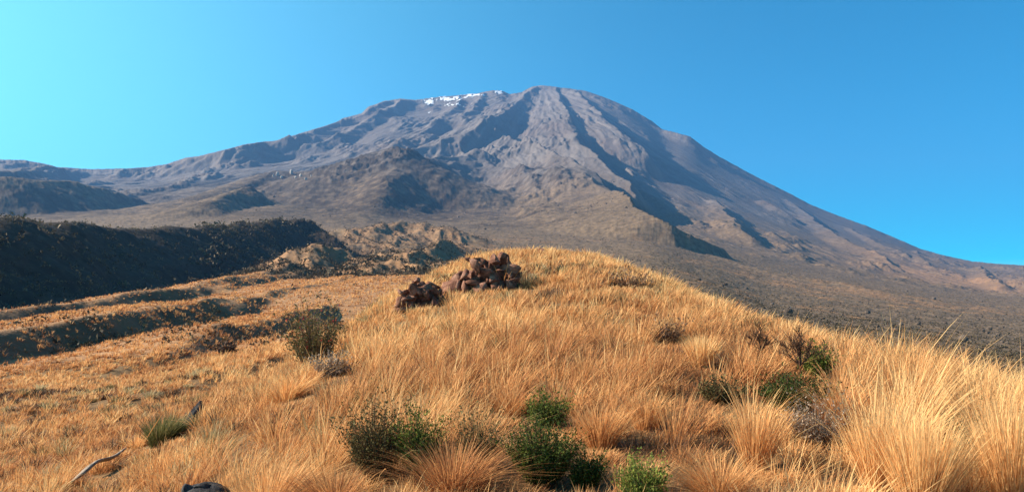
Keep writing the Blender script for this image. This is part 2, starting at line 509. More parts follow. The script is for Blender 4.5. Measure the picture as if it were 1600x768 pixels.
def blade_mat(name, stops, trans=.35):
    """dry blades or leaves: colour from a per-blade tint, some light coming through"""
    m, nt, b = new_mat(name)
    c = ramp(nt, attr(nt, 'tint'), stops)
    nt.links.new(c, b.inputs['Base Color'])
    b.inputs['Roughness'].default_value = .65
    tr = N(nt, 'ShaderNodeBsdfTranslucent')
    nt.links.new(c, tr.inputs['Color'])
    ms = N(nt, 'ShaderNodeMixShader')
    ms.inputs[0].default_value = trans
    nt.links.new(b.outputs[0], ms.inputs[1])
    nt.links.new(tr.outputs[0], ms.inputs[2])
    nt.links.new(ms.outputs[0], nt.nodes['Material Output'].inputs['Surface'])
    return m

def rock_mat(name, c0, c1, c2, scale=6):
    m, nt, b = new_mat(name)
    co = N(nt, 'ShaderNodeTexCoord').outputs['Object']
    c = ramp(nt, noise(nt, scale, 8, .7, co), [(.32, c0), (.5, c1), (.7, c2)])
    nt.links.new(c, b.inputs['Base Color'])
    b.inputs['Roughness'].default_value = .85
    bp = N(nt, 'ShaderNodeBump')
    bp.inputs['Strength'].default_value = .7
    bp.inputs['Distance'].default_value = .6 / scale
    nt.links.new(noise(nt, scale * 3, 6, .7, co), bp.inputs['Height'])
    nt.links.new(bp.outputs[0], b.inputs['Normal'])
    return m

M_HILL = terrain_mat()
M_SOIL = soil_mat()
M_GRASS = blade_mat('dry_grass', [(0, (.17, .065, .03)), (.3, (.42, .178, .07)), (.6, (.68, .343, .13)), (1, (.87, .575, .26))])
M_LEAF = blade_mat('green_leaves', [(0, (.02, .03, .008)), (.4, (.05, .07, .015)), (.75, (.11, .14, .025)), (1, (.22, .25, .05))], .25)
M_OLIVE = blade_mat('olive_leaves', [(0, (.045, .035, .015)), (.5, (.12, .095, .035)), (.8, (.17, .15, .06)), (1, (.30, .24, .10))], .25)
M_RUSH = blade_mat('green_rushes', [(0, (.05, .045, .018)), (.5, (.12, .12, .04)), (1, (.36, .27, .12))], .3)
M_SILVER = blade_mat('silver_leaves', [(0, (.16, .115, .085)), (.5, (.35, .265, .195)), (1, (.52, .42, .33))], .2)
M_BROWN = blade_mat('dry_twigs', [(0, (.055, .028, .018)), (.5, (.13, .07, .042)), (1, (.30, .185, .11))], .1)
M_RED = blade_mat('red_blossom', [(0, (.25, .02, .015)), (1, (.55, .06, .04))], .2)
M_ROCK = rock_mat('volcanic_rock', (.06, .025, .016), (.22, .10, .067), (.42, .235, .165), 2.6)
M_BLUEROCK = rock_mat('basalt', (.02, .02, .025), (.05, .047, .05), (.12, .11, .11), 8)
M_PALE = rock_mat('pale_rock', (.20, .17, .15), (.36, .32, .29), (.50, .45, .41), .15)
M_STONE = rock_mat('loose_stone', (.07, .05, .037), (.13, .098, .074), (.21, .165, .13), .05)
M_WOOD = rock_mat('weathered_wood', (.16, .12, .09), (.34, .27, .21), (.48, .40, .33), 12)
M_SCRUB = blade_mat('scrub_leaves', [(0, (.022, .020, .012)), (.5, (.065, .052, .03)), (1, (.17, .12, .065))], .1)

def snow_mat():
    m, nt, b = new_mat('snow')
    b.inputs['Base Color'].default_value = (.68, .70, .74, 1)
    b.inputs['Roughness'].default_value = .7
    return m
M_SNOW = snow_mat()

# ------------------------------------------------------------------ the land
cols = np.concatenate([np.arange(-600, -20, 9.0), np.arange(-20, 1620, 1.45), np.arange(1620, 2201, 9.0)])
def rows(a, b, n, last=False): return np.exp(np.linspace(math.log(a), math.log(b), n, endpoint=last))
Yr = np.concatenate([rows(.3, 12, 60), rows(12, 60, 120), rows(60, 140, 110), rows(140, 400, 130), rows(400, 1400, 190), rows(1400, 2900, 190), rows(2900, 6300, 330), rows(6300, 8800, 20, True)])
U = (cols - CX) / F
GX = U[None, :] * Yr[:, None]; GY = np.repeat(Yr[:, None], len(cols), 1)
GZ = terrain(GX, GY)
# hold the skyline of the volcano to the surveyed outline
E = (GZ - EYE) / GY
farm = Yr > 2900
emax = E[farm].max(0)
etgt = (HY - np.interp(cols, SKY[:, 0], SKY[:, 1]) - 1.0 * fbm(cols / 14, cols * 0 + 3.3, 4, .6, seed=170)) / F
fac = np.clip(etgt / np.maximum(emax, 1e-4), .6, 1.6)
kk = np.exp(-.5 * (np.arange(-120, 121) / 45.0) ** 2); kk /= kk.sum()
facs = np.convolve(np.pad(fac, 120, mode='edge'), kk, mode='valid')
w = sstep(2600, 4600, GY)
GZ = EYE + (GZ - EYE) * (1 + (facs[None, :] - 1) * w)
E = (GZ - EYE) / GY
emax = np.where(farm[:, None], E, -9).max(0)
fac = np.clip(etgt / np.maximum(emax, 1e-4), .8, 1.25)
close = sstep(.955, 1.0, np.clip(E / emax[None, :], 0, 1)) * farm[:, None]
GZ = EYE + (GZ - EYE) * (1 + (fac[None, :] - 1) * close)
PX = np.repeat(cols[None, :], len(Yr), 0)
PYG = HY - F * (GZ - EYE) / GY

# what grows where: golden grass low and near, dark scrub, ash high up
nz = fbm(GX / 260, GY / 260, 5, .6, seed=180)
nf = fbm(GX / 30, GY / 30, 4, .6, seed=190)
ash = sstep(230, 520, GZ + 130 * nz) * sstep(1300, 2000, GY + 300 * nz)
gold = (1 - sstep(250, 620, GY + 160 * nz + 60 * nf)) * (1 - sstep(760, 900, PX) * sstep(100, 160, GY))
gold = np.maximum(gold, sstep(.05, .3, nf + .9 * nz - .0003 * np.abs(GY - 1000)) * .55 * (1 - sstep(800, 1500, GY)))
gold = np.maximum(gold, .45 * sstep(370, 440, PX) * (1 - sstep(735, 775, PX)) * sstep(350, 480, GY) * (1 - sstep(1100, 1300, GY)) * sstep(-.45, .1, nf))
gold = np.maximum(gold, .45 * sstep(1250, 1500, PX) * sstep(1600, 2300, GY) * (1 - sstep(3000, 3800, GY)) * sstep(-.5, .2, nz))
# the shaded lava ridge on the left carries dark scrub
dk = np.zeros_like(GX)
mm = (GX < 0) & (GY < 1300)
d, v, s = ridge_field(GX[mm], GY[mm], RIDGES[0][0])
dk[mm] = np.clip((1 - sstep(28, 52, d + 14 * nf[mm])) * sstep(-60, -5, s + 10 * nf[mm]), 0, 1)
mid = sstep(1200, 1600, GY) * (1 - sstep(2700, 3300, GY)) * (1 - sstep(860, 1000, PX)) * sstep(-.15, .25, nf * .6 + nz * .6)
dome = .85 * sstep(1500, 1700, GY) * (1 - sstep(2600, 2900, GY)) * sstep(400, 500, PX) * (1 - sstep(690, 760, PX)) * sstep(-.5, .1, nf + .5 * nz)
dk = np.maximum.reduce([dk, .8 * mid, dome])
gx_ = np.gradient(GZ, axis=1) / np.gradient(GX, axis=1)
bench = sstep(.30, .55, -gx_ + .25 * nf) * sstep(45, 65, GY) * (1 - sstep(330, 520, GY)) * (1 - sstep(640, 700, PX))  # steep right-facing bench faces: scrub, plus their shade put into the colour
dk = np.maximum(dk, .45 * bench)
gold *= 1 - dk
th_ = np.arctan2(GX - 223.0, 6100.0 - GY); rho_ = np.hypot(GX - 223.0, GY - 6100.0)
streak = np.clip(.5 + .9 * fbm(th_ * 42 + .25 * nz, rho_ / 1300, 5, .6, seed=320), 0, 1)
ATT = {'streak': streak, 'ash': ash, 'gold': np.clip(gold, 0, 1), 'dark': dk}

nc = len(cols)
def land(name, i0, i1, mat):
    """rows i0..i1 of the survey as one sheet"""
    n = i1 - i0 + 1
    v = np.c_[GX[i0:i1 + 1].ravel(), GY[i0:i1 + 1].ravel(), GZ[i0:i1 + 1].ravel()]
    a = np.arange((n - 1) * nc).reshape(n - 1, nc)[:, :-1].ravel()
    f = np.c_[a, a + 1, a + 1 + nc, a + nc]
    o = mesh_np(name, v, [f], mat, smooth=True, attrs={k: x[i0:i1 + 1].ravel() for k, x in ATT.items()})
    return tag(o, kind='structure')
i_near = int(np.searchsorted(Yr, 62)); i_hill = int(np.searchsorted(Yr, 2700))
land('ground', 0, i_near, M_SOIL)
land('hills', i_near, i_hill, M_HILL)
land('mountain', i_hill, len(Yr) - 1, M_HILL)
# the ground goes on behind and beside the viewer
xs_, ys_ = np.meshgrid(np.linspace(-60, 60, 60), np.linspace(-60, .3, 30))
zb = EYE - 1.63 + .02 * np.minimum(xs_, 0) * np.abs(xs_) / 6 - .05 + 0 * ys_
a = np.arange(29 * 60).reshape(29, 60)[:, :-1].ravel()
tag(mesh_np('ground', np.c_[xs_.ravel(), ys_.ravel(), zb.ravel()], [np.c_[a, a + 1, a + 61, a + 60]], M_SOIL, smooth=True), kind='structure')

# snow below the crater rim: patches lying on the slope
sn = fbm(GX / 60, GY / 60, 4, .65, seed=200)
def blob(cx, cy, rx, ry): return 1 - np.hypot((PX - cx) / rx, (PYG - cy) / ry)
sm = np.maximum.reduce([blob(700, 155, 44, 6), blob(668, 160, 12, 6), blob(738, 149, 26, 4), blob(672, 176, 12, 10) - .45, blob(779, 145, 13, 5), blob(712, 164, 36, 6) - .4])
snow = (sm + 1.25 * sn + .5 * fbm(GX / 22, GY / 22, 3, .6, seed=280) > .40) & (GY > 4500) & (GY < 6300) & (sm > -.6)
fa = snow[:-1, :-1] & snow[1:, :-1] & snow[:-1, 1:]
ii, jj = np.nonzero(fa)
if len(ii):
    idx = np.stack([ii * nc + jj, ii * nc + jj + 1, (ii + 1) * nc + jj + 1, (ii + 1) * nc + jj], 1)
    uq, inv = np.unique(idx.ravel(), return_inverse=True)
    v = np.c_[GX.ravel()[uq], GY.ravel()[uq] - 1.5, GZ.ravel()[uq] + 2.5]
    tag(mesh_np('snow', v, [inv.reshape(-1, 4)], M_SNOW, smooth=True), kind='structure')

# ------------------------------------------------------------------ haze
hb = bpy.data.meshes.new('haze')
zlo = float(GZ.min()) - 1.0; zhi = float(GZ.max()) + 30
bx = [(-11500, -150), (11500, -150), (11500, 9200), (-11500, 9200)]
zlo = min(zlo, float(zb.min()) - 1)
hb.from_pydata([(x, y, zlo) for x, y in bx] + [(x, y, zhi) for x, y in bx], [], [(3, 2, 1, 0), (4, 5, 6, 7), (0, 1, 5, 4), (1, 2, 6, 5), (2, 3, 7, 6), (3, 0, 4, 7)])
hm = bpy.data.materials.new('air')
hm.use_nodes = True
hm.node_tree.nodes.clear()
pv = hm.node_tree.nodes.new('ShaderNodeVolumePrincipled')
pv.inputs['Color'].default_value = (.17, .38, .80, 1)
pv.inputs['Density'].default_value = 7.5e-5
pv.inputs['Anisotropy'].default_value = 0.2
ho_ = hm.node_tree.nodes.new('ShaderNodeOutputMaterial')
hm.node_tree.links.new(pv.outputs[0], ho_.inputs['Volume'])
hb.materials.append(hm)
tag(link(bpy.data.objects.new('haze', hb)), kind='stuff')

# ------------------------------------------------------------------ grass blades
def blades(P, H, az, lean, curl, W, tint):
    """tapering curved ribbons; returns verts, quads, tris, tint per vertex"""
    n = len(H)
    D = np.c_[np.cos(az), np.sin(az), np.zeros(n)]
    fa = az + np.pi / 2 + rng.uniform(-1.0, 1.0, n)
    S = np.c_[np.cos(fa), np.sin(fa), np.zeros(n)]
    V = np.zeros((n, 7, 3))
    for kx, (t, wf) in enumerate(((0, .9), (.4, 1.0), (.75, .7), (1, 0))):
        hor = (lean * t + curl * t * t) * H
        up = H * (t - .35 * np.clip(lean + curl, 0, 2) * t * t)
        c = P + D * hor[:, None] + np.array([0, 0, 1.0]) * up[:, None]
        if kx < 3:
            V[:, 2 * kx] = c - S * (W * wf * .5)[:, None]
            V[:, 2 * kx + 1] = c + S * (W * wf * .5)[:, None]
        else:
            V[:, 6] = c
    b = (np.arange(n) * 7)[:, None]
    q = np.concatenate([b + np.array([[0, 1, 3, 2]]), b + np.array([[2, 3, 5, 4]])])
    t3 = b + np.array([[4, 5, 6]])
    return V.reshape(-1, 3), q, t3, (tint[:, None] + np.array([0, 0, 0, 0, .05, .05, .16])).ravel()      # pale seed tips

def grass_mesh(name, parts, mat, parent=None):
    vs, qs, ts, at_ = [], [], [], []
    off = 0
    for v, q, t, a in parts:
        vs.append(v); qs.append(q + off); ts.append(t + off); at_.append(a); off += len(v)
    return mesh_np(name, np.concatenate(vs), [np.concatenate(qs), np.concatenate(ts)], mat, parent, attrs={'tint': np.concatenate(at_)})

def tuft_field(CXY, HT, RAD, NB, dist, tint0, wind=(.16, .03), wmin=.0045, wpx=.62):
    """blades of many tussocks at once"""
    ti = np.repeat(np.arange(len(HT)), NB)
    n = len(ti)
    a = rng.uniform(0, 2 * np.pi, n); r = np.sqrt(rng.uniform(0, 1, n))
    R = RAD[ti]
    bx = CXY[ti, 0] + np.cos(a) * r * R * .45
    by = CXY[ti, 1] + np.sin(a) * r * R * .45
    bz = terrain(bx, by) - .02
    lx = np.cos(a) * r * .42 + rng.normal(0, .13, n) + wind[0]
    ly = np.sin(a) * r * .42 + rng.normal(0, .19, n) + wind[1]
    bent = rng.random(n) < .07                      # broken, bent-over blades
    lx = np.where(bent, lx + rng.normal(0, .8, n), lx); ly = np.where(bent, ly + rng.normal(0, .8, n), ly)
    H = HT[ti] * rng.uniform(.45, 1.0, n) ** .8
    lean = np.hypot(lx, ly)
    curl = rng.uniform(0, .35, n) * (.4 + r)
    W = np.maximum(wmin * rng.uniform(.6, 1.3, n), wpx * dist[ti] / 788 * rng.uniform(.7, 1.3, n))
    t = np.clip(tint0[ti] + rng.normal(0, .16, n), 0, 1)
    return blades(np.c_[bx, by, bz], H, np.arctan2(ly, lx), lean, curl, W, t)

# single plants, stones and tussocks as sighted: column, row of the base, height and width in rows / columns
def find_base(px, row, ymin=3.4, ymax=70):
    ys = np.exp(np.linspace(math.log(ymin), math.log(ymax), 900))
    z = terrain((px - CX) / F * ys, ys)
    r = HY - F * (z - EYE) / ys
    j = int(np.argmax(r <= row)) if np.any(r <= row) else int(np.argmin(r))
    return float(ys[j])
SPOTS = {
    'redtip': (490, 574, 88, 105), 'silver': (517, 594, 46, 62), 'olive_pair': (588, 752, 118, 105), 'broom': (655, 747, 98, 72), 'rusty': (708, 778, 122, 150),
    'olive_back': (745, 735, 95, 80), 'midgreen': (857, 668, 54, 72), 'darkgreen': (847, 758, 96, 106), 'smallgreen': (914, 760, 50, 58), 'yellowgreen': (1003, 792, 70, 70),
    'brightgreen': (1278, 592, 50, 44), 'cushion': (1242, 642, 60, 112), 'dead': (1250, 608, 64, 96), 'greytwig': (1274, 694, 76, 96), 'rushes': (255, 694, 62, 84),
    'olive_right': (1512, 704, 68, 62), 'olive_mid': (1128, 630, 48, 84), 
    'redbrown': (1040, 540, 48, 70), 'wide_top': (985, 452, 36, 90), 
    
    'slab': (296, 668, 36, 26), 'rock': (318, 784, 42, 76), 'wood': (155, 745, 20, 90), 'outcrop_s': (655, 484, 60, 84), 'outcrop_l': (744, 460, 74, 140), 'stones': (1375, 534, 26, 56),
    'patch': (797, 690, 10, 50),
    't_tall': (1440, 800, 185, 140), 't_left': (1375, 770, 170, 110), 't_orange': (1318, 668, 96, 110), 't_low': (1120, 782, 100, 130), 't_edge': (1585, 800, 220, 130),
    't_slim': (1180, 735, 130, 80), 't_pale': (1095, 575, 66, 60), 't_gold': (940, 700, 90, 95), 't_wide': (430, 800, 110, 160), 't_bright': (450, 626, 56, 90),
    't_hollow': (800, 648, 60, 90), 't_flat': (515, 800, 90, 130), 't_small': (215, 700, 36, 60), 't_mid': (1010, 670, 80, 80),
}
YS = {k: find_base(v[0], v[1]) for k, v in SPOTS.items()}
def spot(k):
    """forward distance, real height and width of a sighted thing"""
    px, row, h, w = SPOTS[k]
    return px, YS[k], h / F * YS[k], w / F * YS[k]
HARD = {'rock', 'slab', 'wood', 'stones', 'outcrop_s', 'outcrop_l'}       # nothing grows out of stone
KEEP = [(v[0], YS[k], v[3] * .55, v[1] - v[2] * (.2 if k in HARD else .26 if k[:2] != 't_' else .12), .8 if k in HARD else .28) for k, v in SPOTS.items()]
def limits(px, Y, z, H):
    """shorten what would stand in front of a kept place; drop what stands on it"""
    ok = np.ones(len(px), bool); H = H.copy()
    for kx, ky, kw, row, ex in KEEP:
        m = (np.abs(px - kx) < kw) & (Y < ky + .1) & (Y > ky * .72)
        top = EYE - (row - HY) / F * Y - z
        H = np.where(m, np.minimum(H, np.clip(top, .05, None)), H)
        on = np.hypot((px - kx) / F * Y, (Y - ky)) < kw / F * ky * (ex if ky < 15 else ex * .6)
        ok &= ~on
    return ok, H

def scatter_fan(y0, y1, dens, pxl=-350, pxr=1950):
    u0, u1 = (pxl - CX) / F, (pxr - CX) / F
    n = int(.5 * (u1 - u0) * (y1 * y1 - y0 * y0) * dens)
    Y = np.sqrt(rng.uniform(y0 * y0, y1 * y1, n)); u = rng.uniform(u0, u1, n)
    return u * Y, Y

parts = []
def add_grass(y0, y1, dens, nb, hmul=1.0, pxl=-350, pxr=1950, keepf=None, wpx=.62):
    X, Y = scatter_fan(y0, y1, dens, pxl, pxr)
    px = CX + F * X / Y
    cl = fbm(X / 2.2, Y / 2.2, 3, .6, seed=210)
    big = fbm(X / 9, Y / 9, 3, .5, seed=220)
    keep = (cl + rng.normal(0, .22, len(X))) > -.38
    if keepf is not None: keep &= keepf(px, Y)
    X, Y, px, cl, big = X[keep], Y[keep], px[keep], cl[keep], big[keep]
    z = terrain(X, Y)
    right = sstep(1150, 1450, px) * (1 - sstep(12, 20, Y))
    H = (.50 + .40 * cl + .15 * rng.normal(0, 1, len(X))) * hmul * (1 + .45 * right) * (1 - .3 * (1 - sstep(150, 520, px)))
    H = np.clip(H, .14, 1.15)
    ok, H = limits(px, Y, z, H)
    X, Y, px, H, cl, big, right = X[ok], Y[ok], px[ok], H[ok], cl[ok], big[ok], right[ok]
    tint = .48 + .36 * big + .24 * cl + rng.normal(0, .10, len(X)) + .22 * right - .10 * (1 - sstep(200, 600, px))
    NB = np.maximum(4, (nb * rng.uniform(.6, 1.3, len(X))).astype(int))
    parts.append(tuft_field(np.c_[X, Y], H, .18 + .22 * rng.random(len(X)), NB, Y, tint, wpx=wpx))
    st = rng.random(len(X)) < .5                   # seed stalks
    if y0 < 40:
        parts.append(tuft_field(np.c_[X, Y][st], np.minimum(H[st] * 1.3, H[st] + .3), np.full(st.sum(), .25), np.full(st.sum(), 5), Y[st], np.clip(tint[st] + .3, 0, 1), wpx=wpx * .9))

add_grass(3.3, 8, 7.5, 110)
add_grass(8, 16, 7, 62)
add_grass(16, 32, 6, 28)
add_grass(32, 64, 5.0, 13)
lft = lambda px, Y: px < 720
add_grass(60, 130, 2.0, 8, 1.1, -200, 700, lft)
def off_ridge(px, Y):
    d, v, s = ridge_field((px - CX) / F * Y, Y, RIDGES[0][0])
    return (px < 720) & (d > 46)
add_grass(130, 300, .5, 6, 1.2, -200, 720, off_ridge)
tag(grass_mesh('grass', parts, M_GRASS), kind='stuff')
# matted litter and short dead blades between the tussocks
parts = []
X, Y = scatter_fan(3.2, 24, 90)
z = terrain(X, Y); px = CX + F * X / Y
ok, H = limits(px, Y, z, np.full(len(X), .14) * rng.uniform(.5, 1.5, len(X)))
ok |= (rng.random(len(X)) < .5)
X, Y, H = X[ok], Y[ok], np.maximum(H[ok], .05)
parts.append(tuft_field(np.c_[X, Y], H, np.full(len(X), .22), np.full(len(X), 6), Y, rng.uniform(.0, .5, len(X)), wind=(.4, 0)))
tag(grass_mesh('grass_litter', parts, M_GRASS), kind='stuff')

# dark dry heath between the tussocks
X, Y = scatter_fan(3.6, 45, 1.4)
kp = fbm(X / 3.5, Y / 3.5, 3, .6, seed=300) > .02
X, Y = X[kp], Y[kp]
z = terrain(X, Y); px = CX + F * X / Y
ok, H = limits(px, Y, z, rng.uniform(.22, .5, len(X)))
X, Y, H = X[ok], Y[ok], H[ok]
tag(grass_mesh('undergrowth', [tuft_field(np.c_[X, Y], H, rng.uniform(.3, .75, len(X)), np.full(len(X), 60), Y, rng.uniform(.2, .75, len(X)), wind=(.05, 0))], M_BROWN), kind='stuff')

# some tufts still half green or weathered grey
M_FADED = blade_mat('faded_grass', [(0, (.07, .06, .025)), (.5, (.26, .19, .08)), (1, (.55, .43, .24))])
X, Y = scatter_fan(3.6, 45, .45)
kp = fbm(X / 4.5, Y / 4.5, 3, .6, seed=330) > -.02
X, Y = X[kp], Y[kp]
z = terrain(X, Y); px = CX + F * X / Y
ok, H = limits(px, Y, z, rng.uniform(.3, .62, len(X)))
X, Y, H = X[ok], Y[ok], H[ok]
tag(grass_mesh('faded_grass', [tuft_field(np.c_[X, Y], H, rng.uniform(.25, .5, len(X)), np.full(len(X), 70), Y, rng.uniform(.15, .9, len(X)), wind=(.1, 0))], M_FADED), kind='stuff')

# ------------------------------------------------------------------ single tussocks
def tussock(key, n, tint, label, droop=.2, wind=.15, group='large tussocks of dry grass', mat=None, name='grass_tussock', cat='grass tussock'):
    px, Y, H, R = spot(key); R *= .5
    c = at(px, Y)
    a = rng.uniform(0, 2 * np.pi, n); r = np.sqrt(rng.uniform(0, 1, n))
    bx = np.cos(a) * r * R * .4; by = np.sin(a) * r * R * .4
    bz = terrain(c.x + bx, c.y + by) - c.z - .02
    lx = np.cos(a) * r * R / H * .75 + rng.normal(0, .08, n) + wind
    ly = np.sin(a) * r * R / H * .75 + rng.normal(0, .08, n)
    lean = np.hypot(lx, ly)
    Hn = H * rng.uniform(.5, 1, n) ** .7
    curl = droop * rng.uniform(.2, 1.6, n) * (.3 + r)
    W = np.maximum(.0045 * rng.uniform(.6, 1.3, n), .62 * Y / 788 * rng.uniform(.7, 1.3, n))
    o = grass_mesh(name, [blades(np.c_[bx, by, bz], Hn, np.arctan2(ly, lx), lean, curl, W, np.clip(tint + rng.normal(0, .15, n), 0, 1))], mat or M_GRASS)
    o.location = c
    return tag(o, label, cat, group)

tussock('rusty', 900, .30, 'rusty brown tussock with drooping blades right of the green-topped shrub', .6, .05)
tussock('t_tall', 1000, .82, 'tallest pale yellow tussock standing at the lower right', .1, .03)
tussock('t_left', 600, .75, 'yellow tussock touching the left side of the tallest yellow one', .12, .0)
tussock('t_orange', 520, .42, 'orange brown rounded tussock right of the dead branching bush', .45, .05)
tussock('t_low', 700, .55, 'low spreading golden tussock right of the yellow-green bush', .5, -.1)
tussock('t_edge', 700, .78, 'bright yellow tussock cut by the right edge of the picture', .12, .0)
tussock('t_slim', 450, .62, 'slim upright golden tussock left of the grey twiggy shrub', .15, .02)
tussock('t_pale', 380, .78, 'pale upright tussock in the middle of the right-hand slope', .12, .02)
tussock('t_gold', 560, .55, 'golden tussock behind the small dark green bush', .3, .05)
tussock('t_wide', 700, .60, 'wide orange tussock leaning right near the dark round rock', .4, .3)
tussock('t_bright', 380, .66, 'bright gold tussock just below the red-tipped bush', .3, .2)
tussock('t_hollow', 420, .40, 'hollow reddish tussock above the bare pale patch', .5, .1)
tussock('t_flat', 650, .40, 'flattened brown tussock spilling left of the olive shrub', .7, -.2)
tussock('t_small', 260, .66, 'small orange tussock beside the weathered wood', .5, .2)
tussock('t_mid', 380, .6, 'mid-slope golden tussock above the yellow-green bush', .25, .05)

# tall seed stalks leaning over on the left
def stalk(px, Y, L, lean, label):
    c = at(px, Y)
    n = 9
    t = np.linspace(0, 1, n)
    wv = rng.uniform(-.015, .015)
    x = lean * L * t + .12 * L * t * t + wv * np.sin(6 * t); zz = L * t - .1 * L * t * t; y = rng.uniform(-.1, .1) * L * t
    w = np.interp(t, [0, .6, .68, .82, 1], [.0045, .0035, .009, .009, .002]) * min(Y, 14) / 6.5
    V = []
    for i in range(n):
        for k in range(3):
            a = 2 * math.pi * k / 3
            V.append((x[i] + w[i] * .55 * math.cos(a), y[i] + w[i] * .55 * math.sin(a), zz[i]))
    q = [(3 * i + k, 3 * i + (k + 1) % 3, 3 * i + 3 + (k + 1) % 3, 3 * i + 3 + k) for i in range(n - 1) for k in range(3)]
    o = mesh_np('grass_stalk', np.array(V), [np.array(q)], M_GRASS, attrs={'tint': np.full(len(V), .88)})
    o.location = c
    tag(o, label, 'grass stalk', 'tall seed stalks leaning right')
for x0, r0, x1, r1 in [(8, 767, 104, 580), (23, 712, 78, 606), (2, 655, 38, 616), (10, 764, 186, 598), (191, 768, 243, 634), (250, 640, 271, 572), (286, 548, 313, 503), (14, 602, 38, 570), (60, 768, 130, 660), (150, 700, 178, 640)]:
    Yb = find_base(x0, r0, 3.4, 70)
    L = (r0 - r1) / F * Yb * 1.1
    stalk(x0, Yb, L, (x1 - x0) / (r0 - r1), 'thin tall seed stalk leaning right over the left foreground grass')

# ------------------------------------------------------------------ shrubs
def twigs(n, H, R, spread, w, up=.6):
    a = rng.uniform(0, 2 * np.pi, n); r = np.sqrt(rng.uniform(0, 1, n))
    bx = np.cos(a) * r * R * .3; by = np.sin(a) * r * R * .3
    lx = np.cos(a) * r * R / H * spread; ly = np.sin(a) * r * R / H * spread
    h = H * np.sqrt(np.clip(1 - .55 * r * r, .1, 1)) * rng.uniform(.45, 1.08, n) * (1 + .22 * np.sin(3 * a + r * 4))
    return a, r, np.c_[bx, by, np.full(n, -.03)], h, np.arctan2(ly, lx), np.hypot(lx, ly), w * rng.uniform(.6, 1.4, n)

def leaves_on(P, h, az, lean, curl, t0, per, size, tint, up=.7):
    """small pointed leaves along the upper part of each twig"""
    n = len(h)
    i = np.repeat(np.arange(n), per)
    t = rng.uniform(t0, 1.02, len(i))
    D = np.c_[np.cos(az), np.sin(az), np.zeros(n)][i]
    c = P[i] + D * ((lean[i] * t + curl[i] * t * t) * h[i])[:, None]
    c[:, 2] += h[i] * (t - .35 * np.clip(lean[i] + curl[i], 0, 2) * t * t)
    c += rng.normal(0, size * .9, c.shape)
    d = rng.normal(0, .55, c.shape) + np.array([0, 0, up]) + D * .3
    d /= np.linalg.norm(d, axis=1)[:, None]
    s = np.cross(d, rng.normal(0, 1, c.shape)); s /= np.linalg.norm(s, axis=1)[:, None] + 1e-9
    L = size * rng.uniform(.6, 1.5, len(i)); wd = L * .32
    V = np.stack([c - s * wd[:, None] * .5, c + d * (L * .5)[:, None] + s * wd[:, None], c + d * L[:, None] * 1.2, c + d * (L * .4)[:, None] - s * wd[:, None]], 1)
    tt = np.clip(tint + rng.normal(0, .18, len(i)), 0, 1)
    return V.reshape(-1, 3), np.arange(len(i) * 4).reshape(-1, 4), np.repeat(tt, 4)

def shrub(key, label, leaf=M_LEAF, tint=.6, n=220, per=14, t0=.45, size=None, spread=1.0, cat='shrub', name='shrub', stem=.35, blossom=0, group=None):
    px, Y, H, W = spot(key) if isinstance(key, str) else key
    c = at(px, Y)
    R = W / 2; H *= 1.2
    root = empty(name, c, label, cat, group)
    a, r, P, h, az, lean, w = twigs(n, H, R, spread, max(.004, .5 * Y / 788))
    curl = rng.uniform(-.1, .25, n)
    v, q, t3, at_ = blades(P, h, az, lean, curl, w, np.clip(rng.normal(stem, .2, n), 0, 1))
    mesh_np('stems', v, [q, t3], M_BROWN, root, attrs={'tint': at_})
    size = size or max(.016, 2.1 * Y / 788)
    if per:
        v, q, tt = leaves_on(P, h, az, lean, curl, t0, per, size, tint)
        mesh_np('foliage', v, [q], leaf, root, attrs={'tint': tt})
    if blossom:
        k = rng.choice(n, blossom)
        v, q, tt = leaves_on(P[k], h[k] * 1.05, az[k], lean[k], curl[k], .9, 3, size * .9, .6)
        mesh_np('blossom', v, [q], M_RED, root, attrs={'tint': tt})
    return root

shrub('redtip', 'tall bushy shrub with red tips standing at the left edge of the knoll', M_OLIVE, .52, 320, 10, .3, spread=.8, stem=.5, blossom=26)
shrub('silver', 'silver grey bush just in front of the red-tipped bush', M_SILVER, .42, 150, 10, .3)
shrub('olive_pair', 'dark olive shrub, left one of the pair at the bottom centre', M_OLIVE, .36, 700, 13, .35, spread=.9, stem=.25)
shrub('broom', 'green-topped broom shrub between the olive shrub and the rusty tussock', M_LEAF, .68, 420, 16, .5, spread=.9, stem=.4)
shrub('olive_back', 'dull olive shrub rising behind the rusty tussock', M_OLIVE, .55, 200, 9, .55)
shrub('midgreen', 'mid-green shrub leaning among golden blades above the dark bush', M_LEAF, .62, 280, 14, .3)
shrub('darkgreen', 'rounded dark green bush beside the bare pale patch', M_LEAF, .44, 620, 26, .25, spread=1.0)
shrub('smallgreen', 'small dark green bush at the right foot of the larger dark one', M_LEAF, .44, 320, 20, .3)
shrub('yellowgreen', 'bright yellow-green bush at the bottom edge', M_LEAF, .92, 420, 24, .2, spread=1.1)
shrub('brightgreen', 'small bright green bush behind the dead branching bush', M_LEAF, .75, 200, 16, .4)
shrub('cushion', 'dark cushion of grey-green leaves under the dead branching bush', M_LEAF, .30, 460, 18, .25, spread=1.2)
shrub('greytwig', 'grey brown twiggy shrub below the dark cushion', M_SILVER, .35, 260, 7, .4, stem=.7)
tussock('rushes', 700, .5, 'clump of green rushes by the dark tilted slab', .25, .25, None, M_RUSH, 'rush_clump', 'rushes')
shrub('olive_right', 'olive green shrub half hidden in yellow grass at far right', M_OLIVE, .62, 220, 10, .35)
shrub('olive_mid', 'dusky olive shrub low in the grass left of the dark cushion', M_OLIVE, .35, 200, 10, .3)
shrub('redbrown', 'reddish brown twiggy shrub near the right shoulder of the knoll', M_BROWN, .65, 150, 4, .3)
